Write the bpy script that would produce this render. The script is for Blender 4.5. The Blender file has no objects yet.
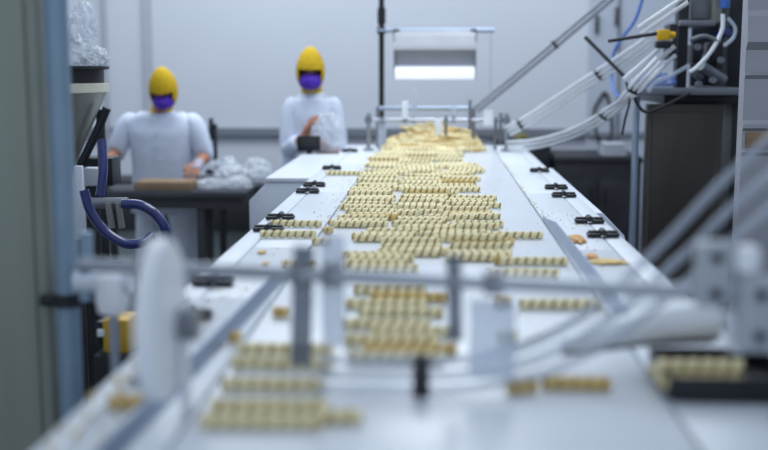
import bpy, bmesh, math, random
from mathutils import Vector, Matrix, noise

# ------------------------------------------------------------------ camera, world, lights
S = bpy.context.scene
COL = S.collection
PI = math.pi
F = 1100.0                                   # focal length in pixels (768 x 450 frame)
VPX, VPY = 437.0, 67.0                       # where the belt direction (+Y) vanishes
PITCH = math.atan((225 - VPY) / F)
YAW = math.atan((VPX - 384) * math.cos(PITCH) / F)
CAM = Vector((0, 0, 1.55))
cam_data = bpy.data.cameras.new('camera')
cam = bpy.data.objects.new('camera', cam_data)
COL.objects.link(cam)
cam.location = CAM
cam.rotation_euler = (PI / 2 - PITCH, 0, YAW)
cam_data.sensor_width = 36
cam_data.lens = 36 * F / 768
cam_data.clip_start = 0.05
cam_data.dof.use_dof = True
cam_data.dof.focus_distance = 3.55
cam_data.dof.aperture_fstop = 1.6
S.camera = cam

S.view_settings.view_transform = 'Standard'
S.view_settings.look = 'None'
S.view_settings.gamma = 1.0
S.view_settings.exposure = 0.0
S.view_settings.use_curve_mapping = False

W = bpy.data.worlds.new('world')
S.world = W
W.use_nodes = True
bg = W.node_tree.nodes['Background']
bg.inputs[0].default_value = (0.72, 0.84, 1.0, 1)
bg.inputs[1].default_value = 0.62

def area(name, loc, sx, sy, power, color=(0.86, 0.93, 1.0), rot=(0, 0, 0)):
    l = bpy.data.lights.new(name, 'AREA')
    l.shape = 'RECTANGLE'; l.size = sx; l.size_y = sy
    l.energy = power; l.color = color
    o = bpy.data.objects.new(name, l); COL.objects.link(o)
    o.location = loc; o.rotation_euler = rot
    return o
area('ceiling_light', (0.1, 4.9, 3.7), 1.0, 4.0, 60)
area('ceiling_light', (-1.6, 6.6, 3.7), 1.6, 1.2, 52)
area('ceiling_light', (1.0, 7.0, 3.7), 1.6, 0.8, 24)
area('ceiling_light', (-0.6, 0.4, 3.7), 1.2, 1.2, 4)  # added front fill, no fixture of its own

# ------------------------------------------------------------------ pixel -> world
FW = Vector((-math.sin(YAW) * math.cos(PITCH), math.cos(YAW) * math.cos(PITCH), -math.sin(PITCH)))
RT = Vector((math.cos(YAW), math.sin(YAW), 0))
UP = RT.cross(FW)
def ray(px, py): return FW * F + RT * (px - 384) + UP * (225 - py)
def at(px, py, y):
    d = ray(px, py); return CAM + d * (y / d.y)
def on(px, py, z):
    d = ray(px, py); return CAM + d * ((z - CAM.z) / d.z)

# ------------------------------------------------------------------ materials
def lin(c):
    c = c / 255.0
    return c / 12.92 if c <= 0.04045 else ((c + 0.055) / 1.055) ** 2.4
def mat(name, rgb, rough=0.5, metal=0.0, var=0.06, scale=12.0, alpha=1.0, bump=0.0, stretch=None, emit=0.0, sheen=0.0, coat=0.0):
    m = bpy.data.materials.new(name); m.use_nodes = True
    nt = m.node_tree; n = nt.nodes; p = n['Principled BSDF']
    base = [lin(c) for c in rgb]
    tc = n.new('ShaderNodeTexCoord'); mp = n.new('ShaderNodeMapping')
    nt.links.new(tc.outputs['Object'], mp.inputs[0])
    if stretch: mp.inputs['Scale'].default_value = stretch
    ns = n.new('ShaderNodeTexNoise'); ns.inputs['Scale'].default_value = scale; ns.inputs['Detail'].default_value = 4
    nt.links.new(mp.outputs[0], ns.inputs[0])
    r = n.new('ShaderNodeValToRGB')
    r.color_ramp.elements[0].position = 0.3; r.color_ramp.elements[1].position = 0.7
    r.color_ramp.elements[0].color = [max(0, c * (1 - var)) for c in base] + [1]
    r.color_ramp.elements[1].color = [min(1, c * (1 + var)) for c in base] + [1]
    nt.links.new(ns.outputs['Fac'], r.inputs[0])
    nt.links.new(r.outputs[0], p.inputs['Base Color'])
    p.inputs['Roughness'].default_value = rough; p.inputs['Metallic'].default_value = metal
    p.inputs['Coat Weight'].default_value = coat
    if emit:
        p.inputs['Emission Color'].default_value = base + [1]; p.inputs['Emission Strength'].default_value = emit
    if bump:
        b = n.new('ShaderNodeBump'); b.inputs['Strength'].default_value = bump; b.inputs['Distance'].default_value = 0.01
        nt.links.new(ns.outputs['Fac'], b.inputs['Height']); nt.links.new(b.outputs[0], p.inputs['Normal'])
    if alpha < 1:
        tr = n.new('ShaderNodeBsdfTransparent'); mx = n.new('ShaderNodeMixShader'); mx.inputs[0].default_value = alpha
        nt.links.new(tr.outputs[0], mx.inputs[1]); nt.links.new(p.outputs[0], mx.inputs[2])
        nt.links.new(mx.outputs[0], n['Material Output'].inputs[0])
    return m
M = {}
def D(key, *a, **k): M[key] = mat(key, *a, **k)
D('wall_paint', (205, 210, 220), .6, var=.015, scale=2)
D('wall_low', (205, 210, 220), .5, var=.02)
D('wall_trim', (176, 180, 190), .5, var=.03)
D('rail_grey', (120, 126, 136), .45, var=.05)
D('door_grey', (178, 186, 200), .5, var=.03, scale=3)
D('floor_grey', (128, 130, 130), .45, var=.12, scale=3)
D('belt_white', (226, 231, 238), .28, var=.02, scale=5)
D('deck_white', (222, 228, 236), .35, var=.03, scale=6)
D('skirt_white', (205, 212, 222), .4, var=.03)
D('cover_grey', (214, 221, 234), .4, var=.03, scale=4)
D('gap_dark', (70, 74, 82), .6)
D('black_plastic', (26, 28, 36), .4, var=.15)
D('steel', (170, 176, 186), .3, 1.0, var=.06, scale=8, stretch=(1, 1, .15))
D('steel_blue', (150, 164, 184), .3, .75, var=.06)
D('cover_steel', (164, 166, 174), .36, .55, var=.05, scale=5)
D('steel_dark', (86, 82, 78), .42, .75, var=.22, scale=5, stretch=(1, 1, .2))
D('machine_dark', (44, 45, 50), .45, .4, var=.2)
D('machine_grey', (130, 134, 142), .4, .6, var=.1)
D('panel_green', (146, 154, 144), .5, .1, var=.08, scale=3, stretch=(4, 4, .3))
D('panel_edge', (140, 146, 138), .45, .2, var=.06)
D('pipe_blue', (138, 162, 182), .35, .35, var=.05)
D('white_plastic', (240, 244, 250), .35, var=.02)
D('clear_plastic', (212, 224, 240), .15, var=.03, alpha=.5)
D('clear_tube', (232, 236, 242), .2, var=.05, alpha=.78, coat=.6)
D('grey_tube', (150, 156, 168), .2, var=.08, alpha=.7, coat=.6)
D('bracket_grey', (172, 180, 188), .35, var=.04)
D('near_tube', (190, 200, 216), .2, var=.08, alpha=.42, coat=.4)
D('smoke_plate', (112, 124, 144), .25, var=.05, alpha=.72)
D('film', (232, 238, 250), .10, var=.1, alpha=.4, coat=.9)
D('blue_film', (110, 146, 214), .15, var=.2, alpha=.6, coat=.6)
D('tape_black', (38, 40, 46), .5)
D('blue_hose', (22, 36, 104), .22, var=.12, coat=.5)
D('blue_cable', (62, 110, 190), .35)
D('cream_paint', (206, 204, 190), .45, var=.04)
D('funnel', (150, 152, 146), .35, .5, var=.08)
D('yellow_paint', (216, 170, 24), .45, var=.06)
D('dull_yellow', (120, 116, 60), .8)
D('plinth_grey', (150, 160, 162), .5)
D('cardboard', (140, 118, 92), .75, var=.08)
D('table_steel', (84, 86, 92), .35, .7, var=.08)
D('shade_grey', (50, 51, 55), .6, var=.1)
D('coat_white', (206, 216, 234), .8, var=.04, scale=20, bump=.3)
D('trouser_white', (214, 222, 236), .8, var=.05, scale=20)
D('skin', (176, 122, 96), .55, var=.06, scale=20)
D('eye_dark', (34, 24, 22), .3)
D('hood_yellow', (206, 170, 22), .85, var=.12, scale=60, bump=.5)
D('mask_purple', (84, 44, 188), .7, var=.06)
D('glove', (196, 196, 216), .3, var=.05, alpha=.75)
D('shoe_white', (215, 218, 222), .5)
D('lamp_tube', (238, 243, 255), .4, var=0, emit=.55)
D('reflector', (158, 161, 168), .5, .15, var=.05)
D('reflector_dark', (138, 142, 150), .5, .2, var=.05)
D('wafer', (248, 236, 190), .62, var=.07, scale=90)
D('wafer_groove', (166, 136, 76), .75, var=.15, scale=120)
D('wafer_dark', (226, 194, 124), .6, var=.16, scale=90)
D('crumb', (220, 198, 146), .7, var=.2, scale=200)
D('stain', (214, 158, 88), .55, var=.3, scale=70)

# ------------------------------------------------------------------ mesh helpers
class MB:
    def __init__(s): s.bm = bmesh.new()
    def _m(s, start, mi):
        for f in s.bm.faces[start:] if False else list(s.bm.faces)[start:]: f.material_index = mi
    def box(s, c, size, rz=0, rx=0, ry=0, bev=0.0, mi=0):
        n0 = len(s.bm.faces)
        b = bmesh.new(); bmesh.ops.create_cube(b, size=1)
        bmesh.ops.scale(b, vec=size, verts=b.verts)
        if bev:
            bmesh.ops.bevel(b, geom=b.edges[:], offset=bev, segments=2, affect='EDGES', profile=.5)
        mtx = Matrix.Translation(c) @ Matrix.Rotation(rz, 4, 'Z') @ Matrix.Rotation(ry, 4, 'Y') @ Matrix.Rotation(rx, 4, 'X')
        bmesh.ops.transform(b, matrix=mtx, verts=b.verts)
        s.add(b, mi); return s
    def add(s, b, mi=0):
        me = bpy.data.meshes.new('t'); b.to_mesh(me); b.free()
        n0 = len(s.bm.faces); s.bm.from_mesh(me); bpy.data.meshes.remove(me)
        s.bm.faces.ensure_lookup_table()
        for f in s.bm.faces[n0:]: f.material_index = mi
    def tube(s, pts, r, n=12, mi=0, cap=True):
        pts = [Vector(p) for p in pts]
        rr = r if isinstance(r, (list, tuple)) else [r] * len(pts)
        t0 = (pts[1] - pts[0]).normalized()
        u = t0.orthogonal().normalized(); rings = []
        for i, p in enumerate(pts):
            a = pts[max(i - 1, 0)]; c = pts[min(i + 1, len(pts) - 1)]
            t = (c - a).normalized()
            u = (u - t * u.dot(t)).normalized(); v = t.cross(u)
            rings.append([s.bm.verts.new(p + (u * math.cos(2 * PI * k / n) + v * math.sin(2 * PI * k / n)) * rr[i]) for k in range(n)])
        for a, b in zip(rings, rings[1:]):
            for k in range(n):
                f = s.bm.faces.new((a[k], a[(k + 1) % n], b[(k + 1) % n], b[k])); f.material_index = mi; f.smooth = True
        if cap:
            for q in (rings[0][::-1], rings[-1]):
                f = s.bm.faces.new(q); f.material_index = mi
        return s
    def prism(s, poly, d, mi=0, bev=0.0):
        """poly: list of 3D points (one face), extruded by vector d"""
        b = bmesh.new()
        f = b.faces.new([b.verts.new(p) for p in poly])
        r = bmesh.ops.extrude_face_region(b, geom=[f])
        bmesh.ops.translate(b, vec=d, verts=[v for v in r['geom'] if isinstance(v, bmesh.types.BMVert)])
        bmesh.ops.recalc_face_normals(b, faces=b.faces[:])
        if bev: bmesh.ops.bevel(b, geom=b.edges[:], offset=bev, segments=2, affect='EDGES', profile=.5)
        s.add(b, mi); return s
    def lathe(s, prof, c, n=28, mi=0):
        c = Vector(c); rings = []
        for r, z in prof:
            rings.append([s.bm.verts.new(c + Vector((r * math.cos(2 * PI * k / n), r * math.sin(2 * PI * k / n), z))) for k in range(n)])
        for a, b in zip(rings, rings[1:]):
            for k in range(n):
                f = s.bm.faces.new((a[k], a[(k + 1) % n], b[(k + 1) % n], b[k])); f.material_index = mi; f.smooth = True
        for q in (rings[0][::-1], rings[-1]):
            f = s.bm.faces.new(q); f.material_index = mi
        return s
    def build(s, name, m, parent=None, smooth=True, label=None):
        bmesh.ops.recalc_face_normals(s.bm, faces=s.bm.faces[:])
        me = bpy.data.meshes.new(name); s.bm.to_mesh(me); s.bm.free()
        for k in (m if isinstance(m, (list, tuple)) else [m]): me.materials.append(M[k])
        return link(name, me, parent, label, smooth)
def link(name, me, parent=None, label=None, smooth=True):
    if smooth:
        me.shade_smooth()
        try: me.set_sharp_from_angle(angle=math.radians(38))
        except Exception: pass
    o = bpy.data.objects.new(name, me); COL.objects.link(o)
    if parent is not None:
        o.parent = parent
        o.matrix_parent_inverse = Matrix.Translation(-parent.location)
    if label: o['label'] = label
    return o
def tag(o, label, cat, group=None):
    o['label'] = label; o['category'] = cat
    if group: o['group'] = group
    return o
def thing(name, label, cat, loc, group=None):
    o = bpy.data.objects.new(name, None); COL.objects.link(o); o.location = loc
    o.empty_display_size = .1
    return tag(o, label, cat, group)
def structure(o): o['kind'] = 'structure'; return o
def bez(pts, n=10):
    """Catmull-Rom through pts"""
    P = [Vector(p) for p in pts]; P = [P[0] * 2 - P[1]] + P + [P[-1] * 2 - P[-2]]; out = []
    for i in range(1, len(P) - 2):
        for k in range(n):
            t = k / n; a, b, c, d = P[i - 1:i + 3]
            out.append(.5 * ((2 * b) + (c - a) * t + (2 * a - 5 * b + 4 * c - d) * t * t + (3 * b - a - 3 * c + d) * t ** 3))
    out.append(P[-2]); return out

# ------------------------------------------------------------------ the setting
WY = 8.3
def slab(name, c, size, m): return structure(MB().box(c, size).build(name, m, smooth=False))
slab('floor', (0, 4.0, -.05), (9, 12, .1), 'floor_grey')
slab('wall_back', (0, WY + .1, 1.9), (9, .2, 3.8), 'wall_paint')
slab('wall_left', (-4.4, 4.0, 1.9), (.2, 12, 3.8), 'wall_paint')
slab('wall_right', (4.4, 4.0, 1.9), (.2, 12, 3.8), 'wall_paint')
def wall_x(px): return at(px, 67, WY).x
def strip(name, px0, px1, z0, z1, dep, m):
    x0, x1 = wall_x(px0), wall_x(px1)
    return structure(MB().box(((x0 + x1) / 2, WY - dep / 2 + .001, (z0 + z1) / 2), (x1 - x0, dep, z1 - z0), bev=.004).build(name, m, smooth=False))
strip('trim_1', 106, 109, 0, 3.8, .05, 'wall_trim')
strip('trim_2', 144, 153, 0, 3.8, .03, 'wall_trim')
zr = at(250, 136, WY).z; zr2 = at(250, 127.5, WY).z
x0, x1 = wall_x(-90), wall_x(586)
structure(MB().box(((x0 + x1) / 2, WY - .02, (zr + zr2) / 2), (x1 - x0, .05, zr2 - zr), bev=.006).build('trim_3', 'rail_grey', smooth=False))
# service door at the right of the back wall
x0, x1 = wall_x(588), wall_x(690)
d1 = structure(MB().box(((x0 + x1) / 2, WY - .02, 1.3), (x1 - x0, .05, 2.6), bev=.005).build('door_1', 'door_grey', smooth=False))
for px in (597, 617):
    p = at(px, 24 if px == 597 else 16, WY - .06)
    m = MB(); m.box(p, (.03, .025, .13), bev=.006); m.box(p + Vector((0, .02, 0)), (.02, .03, .03))
    m.build('door_handle', 'gap_dark', d1)
m = MB(); m.box(((wall_x(588) + wall_x(690)) / 2, WY - .05, at(600, 134, WY).z), (wall_x(690) - wall_x(588), .03, .04), bev=.004)
m.build('kick_rail', 'rail_grey', d1)

# ------------------------------------------------------------------ conveyor
BZ = 1.10
YN, YF = .75, 6.42
cv = thing('conveyor', 'long white belt conveyor carrying wafer rolls through the middle of the hall', 'conveyor', (0, 3.8, 0))
m = MB(); m.box((0, (YN + YF) / 2, BZ - .02), (.63, YF - YN, .04), bev=.004)
m.build('belt', 'belt_white', cv)
m = MB(); m.box((0, (YN + YF) / 2, BZ - .06), (.92, YF - YN, .05)); m.build('bed', 'gap_dark', cv, smooth=False)
joints = [YN, 1.62, 2.72, 3.97, 5.15, YF]
SEAM = {-1: (.462, .518), 1: (.445, .500)}
NEAR = {-1: (.444, .478), 1: (.445, .500)}           # the nearest section is a little narrower on the hinge side
joints = [YN, 2.10, 2.72, 3.97, 5.15, YF]
for sx in (-1, 1):
    for a, b in zip(joints, joints[1:]):
        se, ou = (NEAR if a < 2 else SEAM)[sx]
        m = MB(); m.box((sx * (.320 + se - .0015) / 2, (a + b) / 2, BZ - .0155), (se - .3215, b - a - .004, .03), bev=.002)
        m.build('hinged_panel', 'deck_white', cv)
    for (a, b), (se, ou) in (((YN, 2.10), NEAR[sx]), ((2.10, YF), SEAM[sx])):
        m = MB(); m.box((sx * (se + .0015 + ou) / 2, (a + b) / 2, BZ - .0155), (ou - se - .0015, b - a, .03), bev=.004); m.build('edge_strip', 'deck_white', cv)
        m = MB(); m.box((sx * (ou - .009), (a + b) / 2, BZ - .17), (.014, b - a, .28), bev=.003); m.build('skirt', 'skirt_white', cv)
    for y in (1.2, 3.6, 6.1):
        m = MB(); m.box((sx * .43, y, .40), (.06, .06, .80), bev=.006); m.box((sx * .43, y, .012), (.11, .11, .024), bev=.004)
        m.box((sx * .43, y, .86), (.05, .05, .16))
        m.build('leg', 'steel', cv)
for y in (1.2, 3.6, 6.1):
    m = MB(); m.box((0, y, .3), (.82, .04, .05), bev=.004); m.build('cross_brace', 'steel', cv)
# black hinges on the seam between the panels and the edge strip
def hinge(px, py, sx):
    p = on(px, py, BZ); y = p.y; x = sx * ((SEAM if y > 2.1 else NEAR)[sx][0] + .001)
    m = MB()
    m.box((x - .024, y, BZ + .007), (.036, .040, .010), bev=.003)
    m.box((x + .024, y, BZ + .007), (.036, .040, .010), bev=.003)
    m.box((x - .024, y, BZ + .014), (.030, .016, .008), bev=.003)
    m.box((x + .024, y, BZ + .014), (.030, .016, .008), bev=.003)
    h = m.build('hinge', 'black_plastic', cv, label='black plastic hinge')
    m = MB(); m.tube([(x, y - .024, BZ + .014), (x, y + .024, BZ + .014)], .0085, 14); m.build('hinge_pin', 'black_plastic', h)
for px, py in ((357, 152), (333, 169.5), (315, 186.5), (309, 193), (278, 219.5), (259, 231), (205, 285), (172, 318)): hinge(px, py, -1)
for px, py in ((534, 172), (553, 189), (562, 197), (592, 223), (609, 237)): hinge(px, py, 1)
# side housings below the deck level
def housing(sx, ya, yb, xo, m_, lab):
    a, b = sx * (SEAM[sx][1] + .001), sx * xo
    m = MB()
    # plan with the outer near corner cut off, sloping down outward
    m.prism([(a, ya, BZ - .022), (sx * (xo - .075), ya, BZ - .022), (b, ya, BZ - .10), (b, ya, BZ - .34), (a, ya, BZ - .34)], Vector((0, yb - ya, 0)), bev=.004)
    m.build('side_housing', m_, cv, label=lab)
housing(-1, 4.50, 5.75, .775, 'cover_grey', 'pale grey side housing with a cut-off corner')
housing(1, 3.6, 5.2, .62, 'cover_grey', 'pale grey side housing with a sloping face')
m = MB(); m.box((-.6125, 5.12, BZ - .012), (.185, 1.25, .018), bev=.003); m.build('housing_lid', 'deck_white', cv)

def rail(name, a, b, h, lean, label):
    a, b = Vector((a[0], a[1], BZ)), Vector((b[0], b[1], BZ))
    m = MB(); o = Vector((lean, 0, h)); t = Vector((.004, 0, 0))
    m.prism([a + Vector((0, .0, .001)), a + t + Vector((0, 0, .001)), a + t + o * .35, a + o * .35], b - a + Vector((0, 0, 0)))
    n0 = len(m.bm.verts)
    b2 = bmesh.new()
    q = [a + o * .2, b + o * 0.2, b + o, a + (b - a) * .14 + o]
    f = b2.faces.new([b2.verts.new(p) for p in q])
    r = bmesh.ops.extrude_face_region(b2, geom=[f]); bmesh.ops.translate(b2, vec=t, verts=[v for v in r['geom'] if isinstance(v, bmesh.types.BMVert)])
    bmesh.ops.recalc_face_normals(b2, faces=b2.faces[:]); m.add(b2)
    o_ = m.build(name, 'steel_blue', smooth=False)
    return tag(o_, label, 'guide rail')
rail('guide_rail', (.317, 3.28), (.328, 1.9), .018, .016, 'thin steel guide rail along the right edge of the belt')
rail('guide_rail', (-.318, 2.45), (-.372, 1.16), .019, -.016, 'steel guide rail along the left edge of the belt, in the blurred foreground')

# ------------------------------------------------------------------ transverse guide frames
def frame(name, label, Yl, Yr, xl, xr, h, back, plates, lugs, ovl=.02, ovr=.02):
    """bar across the belt on two posts, carrying plates"""
    Ym = (Yl + Yr) / 2
    t = thing(name, label, 'guide frame', (0, Ym, BZ))
    def P(x, z, dy=0): return Vector((x, Yl + (Yr - Yl) * (x - xl) / (xr - xl) + dy, BZ + z))
    m = MB(); m.tube([P(xl - ovl, h), P(xr + ovr, h)], .010, 16); m.build('cross_bar', 'steel', t)
    if back:
        m = MB(); m.tube([P(xl + .04, h + .055, .22), P(xr - .17, h + .055, .22)], .012, 14); m.build('cross_bar', 'steel_blue', t)
        for x in (xl + .04, xr - .17):
            m = MB(); m.box(P(x, (h + .055) / 2, .22), (.022, .022, h + .075), bev=.003); m.build('post', 'machine_grey', t)
    for x in (xl, xr):
        m = MB(); m.tube([P(x, .001), P(x, h + .035)], .011, 14); m.box(P(x, .0065), (.055, .055, .012), bev=.003)
        p = m.build('post', 'steel', t)
        m = MB(); m.box(P(x, h), (.038, .042, .036), bev=.005); c = m.build('clamp', 'machine_grey', p)
    for (x, z0, z1, w, mm, dy, tilt) in plates:
        m = MB(); m.box(P(x, (z0 + z1) / 2, dy), (w, .008, z1 - z0), ry=tilt, bev=.003)
        pl = m.build('guide_plate', mm, t)
        m = MB(); m.box(P(x, h, dy * .5), (min(w, .03) * .9, abs(dy) * .9 + (.02 if dy > 0 else 0), .03), bev=.002)
        m.build('clip', 'machine_grey', pl)
    for (x, z0, z1) in lugs:
        m = MB(); m.tube([P(x, z0, .03), P(x, z1, .03)], .008, 10); m.box(P(x, h, .012), (.024, .05, .024), bev=.003)
        m.build('stem', 'machine_grey', t)
    return t
def zat(py, Y): return at(437, py, Y).z - BZ
def xat(px, py, Y): return at(px, py, Y).x
YB = 5.97
fp = []
for (pa, pb, ya, yb, mm, dy, tl) in ((402, 408, 101, 119, 'white_plastic', -.014, 0), (411, 416, 90, 113, 'clear_plastic', .16, .08), (435, 442, 118, 135, 'white_plastic', -.016, 0),
        (483.5, 493, 110, 125, 'white_plastic', -.018, 0), (451, 456, 105, 119, 'clear_plastic', .03, 0), (378, 386, 122, 146, 'clear_plastic', .016, 0)):
    fp.append(((xat(pa, 120, YB) + xat(pb, 120, YB)) / 2, zat(yb, YB), zat(ya, YB), (pb - pa) / 184., mm, dy, tl))
frame('belt_guide', 'far guide frame with small white plates at the belt end, under the hanging lamp', YB, YB, xat(368.5, 120, YB), xat(506.5, 120, YB), zat(120, YB), True, fp,
      [(xat(446, 120, YB), zat(136, YB), zat(116, YB)), (xat(496, 120, YB), zat(150, YB), zat(117, YB)), (xat(501, 120, YB), zat(146, YB), zat(113, YB)), (xat(470, 120, YB), zat(130, YB), zat(100, YB))])
YL, YR = 1.53, 1.37
def yfr(px): return YL + (YR - YL) * (px - 110) / (610.)
np_ = []
for (pa, pb, ya, yb, mm, dy, tl) in ((289, 311, 250, 372, 'smoke_plate', .014, .04), (319, 344, 238, 352, 'clear_plastic', .016, 0), (447, 463, 258, 345, 'smoke_plate', .014, -.03), (470, 518, 302, 384, 'clear_plastic', .016, 0)):
    Y = yfr(pa); np_.append(((xat(pa, 280, Y) + xat(pb, 280, Y)) / 2, max(.03, zat(yb, Y)), zat(ya, Y), (pb - pa) / (F / Y), mm, dy, tl))
hb = zat(281, 1.45)
frame('belt_guide', 'near guide frame crossing the belt in the blurred foreground', YL, YR, xat(151, 275, YL), xat(806, 294, YR), hb, False, np_, [], .11, .0)

# white round-topped side plate in the near left foreground
Yp = 1.33
xp = xat(154, 320, Yp)
poly = []
rz_ = (zat(240, Yp) - zat(402, Yp)) / 2; zc_ = (zat(240, Yp) + zat(402, Yp)) / 2
for k in range(40):
    an = 2 * PI * k / 40; poly.append((xp, Yp + .10 * math.cos(an), BZ + zc_ + rz_ * math.sin(an)))
m = MB(); m.prism(poly, Vector((.020, 0, 0)), bev=.004)
t = thing('side_plate', 'white oval plastic disc standing on edge beside the guide rail, in front of the pipe', 'side plate', (xp, Yp, BZ))
m.build('disc', 'white_plastic', t)
m = MB(); m.tube([(xp + .02, Yp + .05, BZ + .12), (xp + .045, Yp + .05, BZ + .12)], .022, 16); m.build('hub', 'machine_grey', t)
m = MB(); m.box((xp + .026, Yp + .05, BZ + zc_ / 2 + .001), (.010, .022, zc_), bev=.002); m.build('foot', 'white_plastic', t)
# brackets at the right end of the near frame
def bracket(pa, pb, ya, yb, Y, dep, label):
    a, b = at(pa, yb, Y), at(pb, ya, Y); c = (a + b) / 2
    t = thing('mounting_bracket', label, 'bracket', (c.x, Y, a.z))
    m = MB(); m.box(c, (b.x - a.x, dep, b.z - a.z), bev=.006); m.build('block', 'bracket_grey', t)
    for k in (-.28, .28):
        m = MB(); q = c + Vector((0, -dep / 2, k * (b.z - a.z))); m.tube([q + Vector((0, .004, 0)), q + Vector((0, -.006, 0))], .007, 14); m.build('bolt', 'machine_dark', t)
    return t, c
for args in ((694, 733, 241, 306, 1.355, .03, 'grey bracket block at the right end of the near crossbar'), (736, 778, 276, 350, 1.34, .03, 'grey bracket block with two bolts at the right edge of the foreground')):
    t, c = bracket(*args)
    continue
    b = at((args[0] + args[1]) / 2, args[3], args[4])
    m = MB(); m.tube([b + Vector((0, 0, .004)), (b.x, b.y, BZ)], .007, 12); m.box((b.x, b.y, BZ + .0055), (.04, .04, .010), bev=.002); m.build('post', 'machine_dark', t)
p = at(748, 258, 1.34)
t = thing('clamp_knob', 'round white clamping knob above the right foreground bracket', 'knob', p)
m = MB(); m.lathe([(.004, -.018), (.013, -.016), (.016, 0), (.013, .014), (.004, .017)], p, 20); m.build('grip', 'white_plastic', t)
m = MB(); m.tube([p - Vector((0, 0, .016)), (p.x, p.y, at(748, 277, 1.34).z - .01)], .006, 10); m.build('stem', 'steel', t)
# coiled cable
c0, c1 = at(727, 312, 1.45), at(736, 352, 1.45)
pts = [c0.lerp(c1, k / 90) + Vector((.007 * math.cos(k * .7), .007 * math.sin(k * .7), 0)) for k in range(91)]
m = MB(); m.tube(pts, .0022, 6)
tag(m.build('coiled_cable', 'white_plastic'), 'small coiled white cable hanging between the foreground brackets', 'cable')

# ------------------------------------------------------------------ clear tube bundles
def bundle(pts, n, r, gap, label, ties=(), m_='clear_tube', lay=None, fan=0):
    path = bez(pts, 14)
    t = thing('tube_bundle', label, 'tubes', path[-1], 'bundles of clear tubing')
    del t['group']
    for k in range(n):
        off = (k - (n - 1) / 2) * gap
        q = []
        for i, p in enumerate(path):
            a = path[max(i - 1, 0)]; b = path[min(i + 1, len(path) - 1)]; d = (b - a).normalized()
            s = d.cross(Vector((0, 1, 0)) if lay is None else lay)
            s = s.normalized() if s.length > .05 else Vector((0, 0, 1))
            q.append(p + s * off * (1 + fan * max(0, 1 - 1.6 * i / len(path))))
        MB().tube(q, r, 10).build('tube', m_, t)
    for f in ties:
        i = int(f * (len(path) - 1)); p = path[i]; d = (path[min(i + 1, len(path) - 1)] - path[i - 1]).normalized()
        w = (n - 1) * gap / 2 + r + .002
        m = MB(); s = d.cross(Vector((0, 1, 0)) if lay is None else lay).normalized()
        u = d.cross(s)
        ring = [p + s * (w * math.cos(a)) + u * ((r + .004) * math.sin(a)) for a in [2 * PI * k / 16 for k in range(16)]]
        b2 = bmesh.new(); f_ = b2.faces.new([b2.verts.new(v - d * .007) for v in ring])
        e = bmesh.ops.extrude_face_region(b2, geom=[f_]); bmesh.ops.translate(b2, vec=d * .014, verts=[v for v in e['geom'] if isinstance(v, bmesh.types.BMVert)])
        m.add(b2); m.build('tie', 'tape_black', t)
    return t
bundle([at(760, -130, 5.4), at(690, -72, 5.55), at(636, -22, 5.7), at(608, 0, 5.75), at(540, 57, 5.85), at(476, 110, 5.96)], 2, .0105, .026, 'uppermost and greyest of the clear tube bundles, straight down to the far guide frame', (.52, .76), 'grey_tube')
bundle([at(656, 36, 4.95), at(630, 55, 5.2), at(575, 90, 5.6), at(530, 119, 5.85), at(508, 131, 5.95)], 3, .0095, .023, 'middle bundle of clear tubes between two others, slanting down to the far guide frame', (.4, .85))
bundle([at(660, 62, 4.66), at(645, 78, 4.62), at(630, 94, 4.72), at(612, 110, 5.15), at(578, 131, 5.55), at(540, 143, 5.8), at(508, 146, 5.93)], 3, .0088, .021, 'lowest bundle of clear tubes, curving out flat over the right side of the belt', (.55, .3))
# parallel rods near the valve
for i, (a, b) in enumerate((((638, 28), (684, -3)), ((641, 34), (688, 2)), ((624, 79), (672, 38)), ((631, 83), (675, 46)), ((642, 85), (676, 55)))):
    m = MB(); m.tube([at(*a, 4.78), at(*b, 4.74)], .0095, 12)
    tag(m.build('glass_rod', 'clear_tube'), ['uppermost straight clear rod above the yellow valve', 'second straight clear rod from the top, above the yellow valve',
        'straight clear rod just below the yellow valve', 'second straight clear rod below the yellow valve', 'lowest straight clear rod, above the blue film'][i], 'rod', 'straight clear rods at the dark machine')
# near bundles in front of the camera
bundle([at(800, 150, 1.60), at(740, 200, 1.58), at(680, 258, 1.56), at(610, 318, 1.53), at(545, 356, 1.50), at(470, 374, 1.47), at(390, 376, 1.46), at(318, 374, 1.46)], 3, .0072, .021,
       'long blurred clear tube bundle sweeping across the foreground to the near crossbar', (.80, .81), 'near_tube', None, 1.0)
path = bez([at(716, 318, 1.62), at(680, 322, 1.62), at(640, 327, 1.61), at(600, 336, 1.60), at(562, 345, 1.58)], 8)
t = thing('hose_sleeve', 'short white sleeve tapering towards the belt centre, under the near crossbar', 'sleeve', path[0])
m = MB(); m.tube(path, [.031 - .022 * (i / (len(path) - 1)) ** 1.5 for i in range(len(path))], 20); m.build('sleeve', 'white_plastic', t)
m = MB(); m.tube([p + Vector((0, -.004, -.033 + .020 * (i / (len(path) - 1)) ** 1.5)) for i, p in enumerate(path)], .0035, 8); m.build('underside_shadow', 'machine_dark', t)  # dark tube standing for the shadow along the sleeve's underside
m = MB(); m.tube([at(498, 353, 1.62), at(588, 316, 1.66)], .0026, 8)  # dark rod drawn for the tubes' shadow lines and edges
tag(m.build('probe_rod', 'machine_dark'), 'thin line of tube shadow and edge behind the clear plates of the near crossbar', 'rod')

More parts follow.
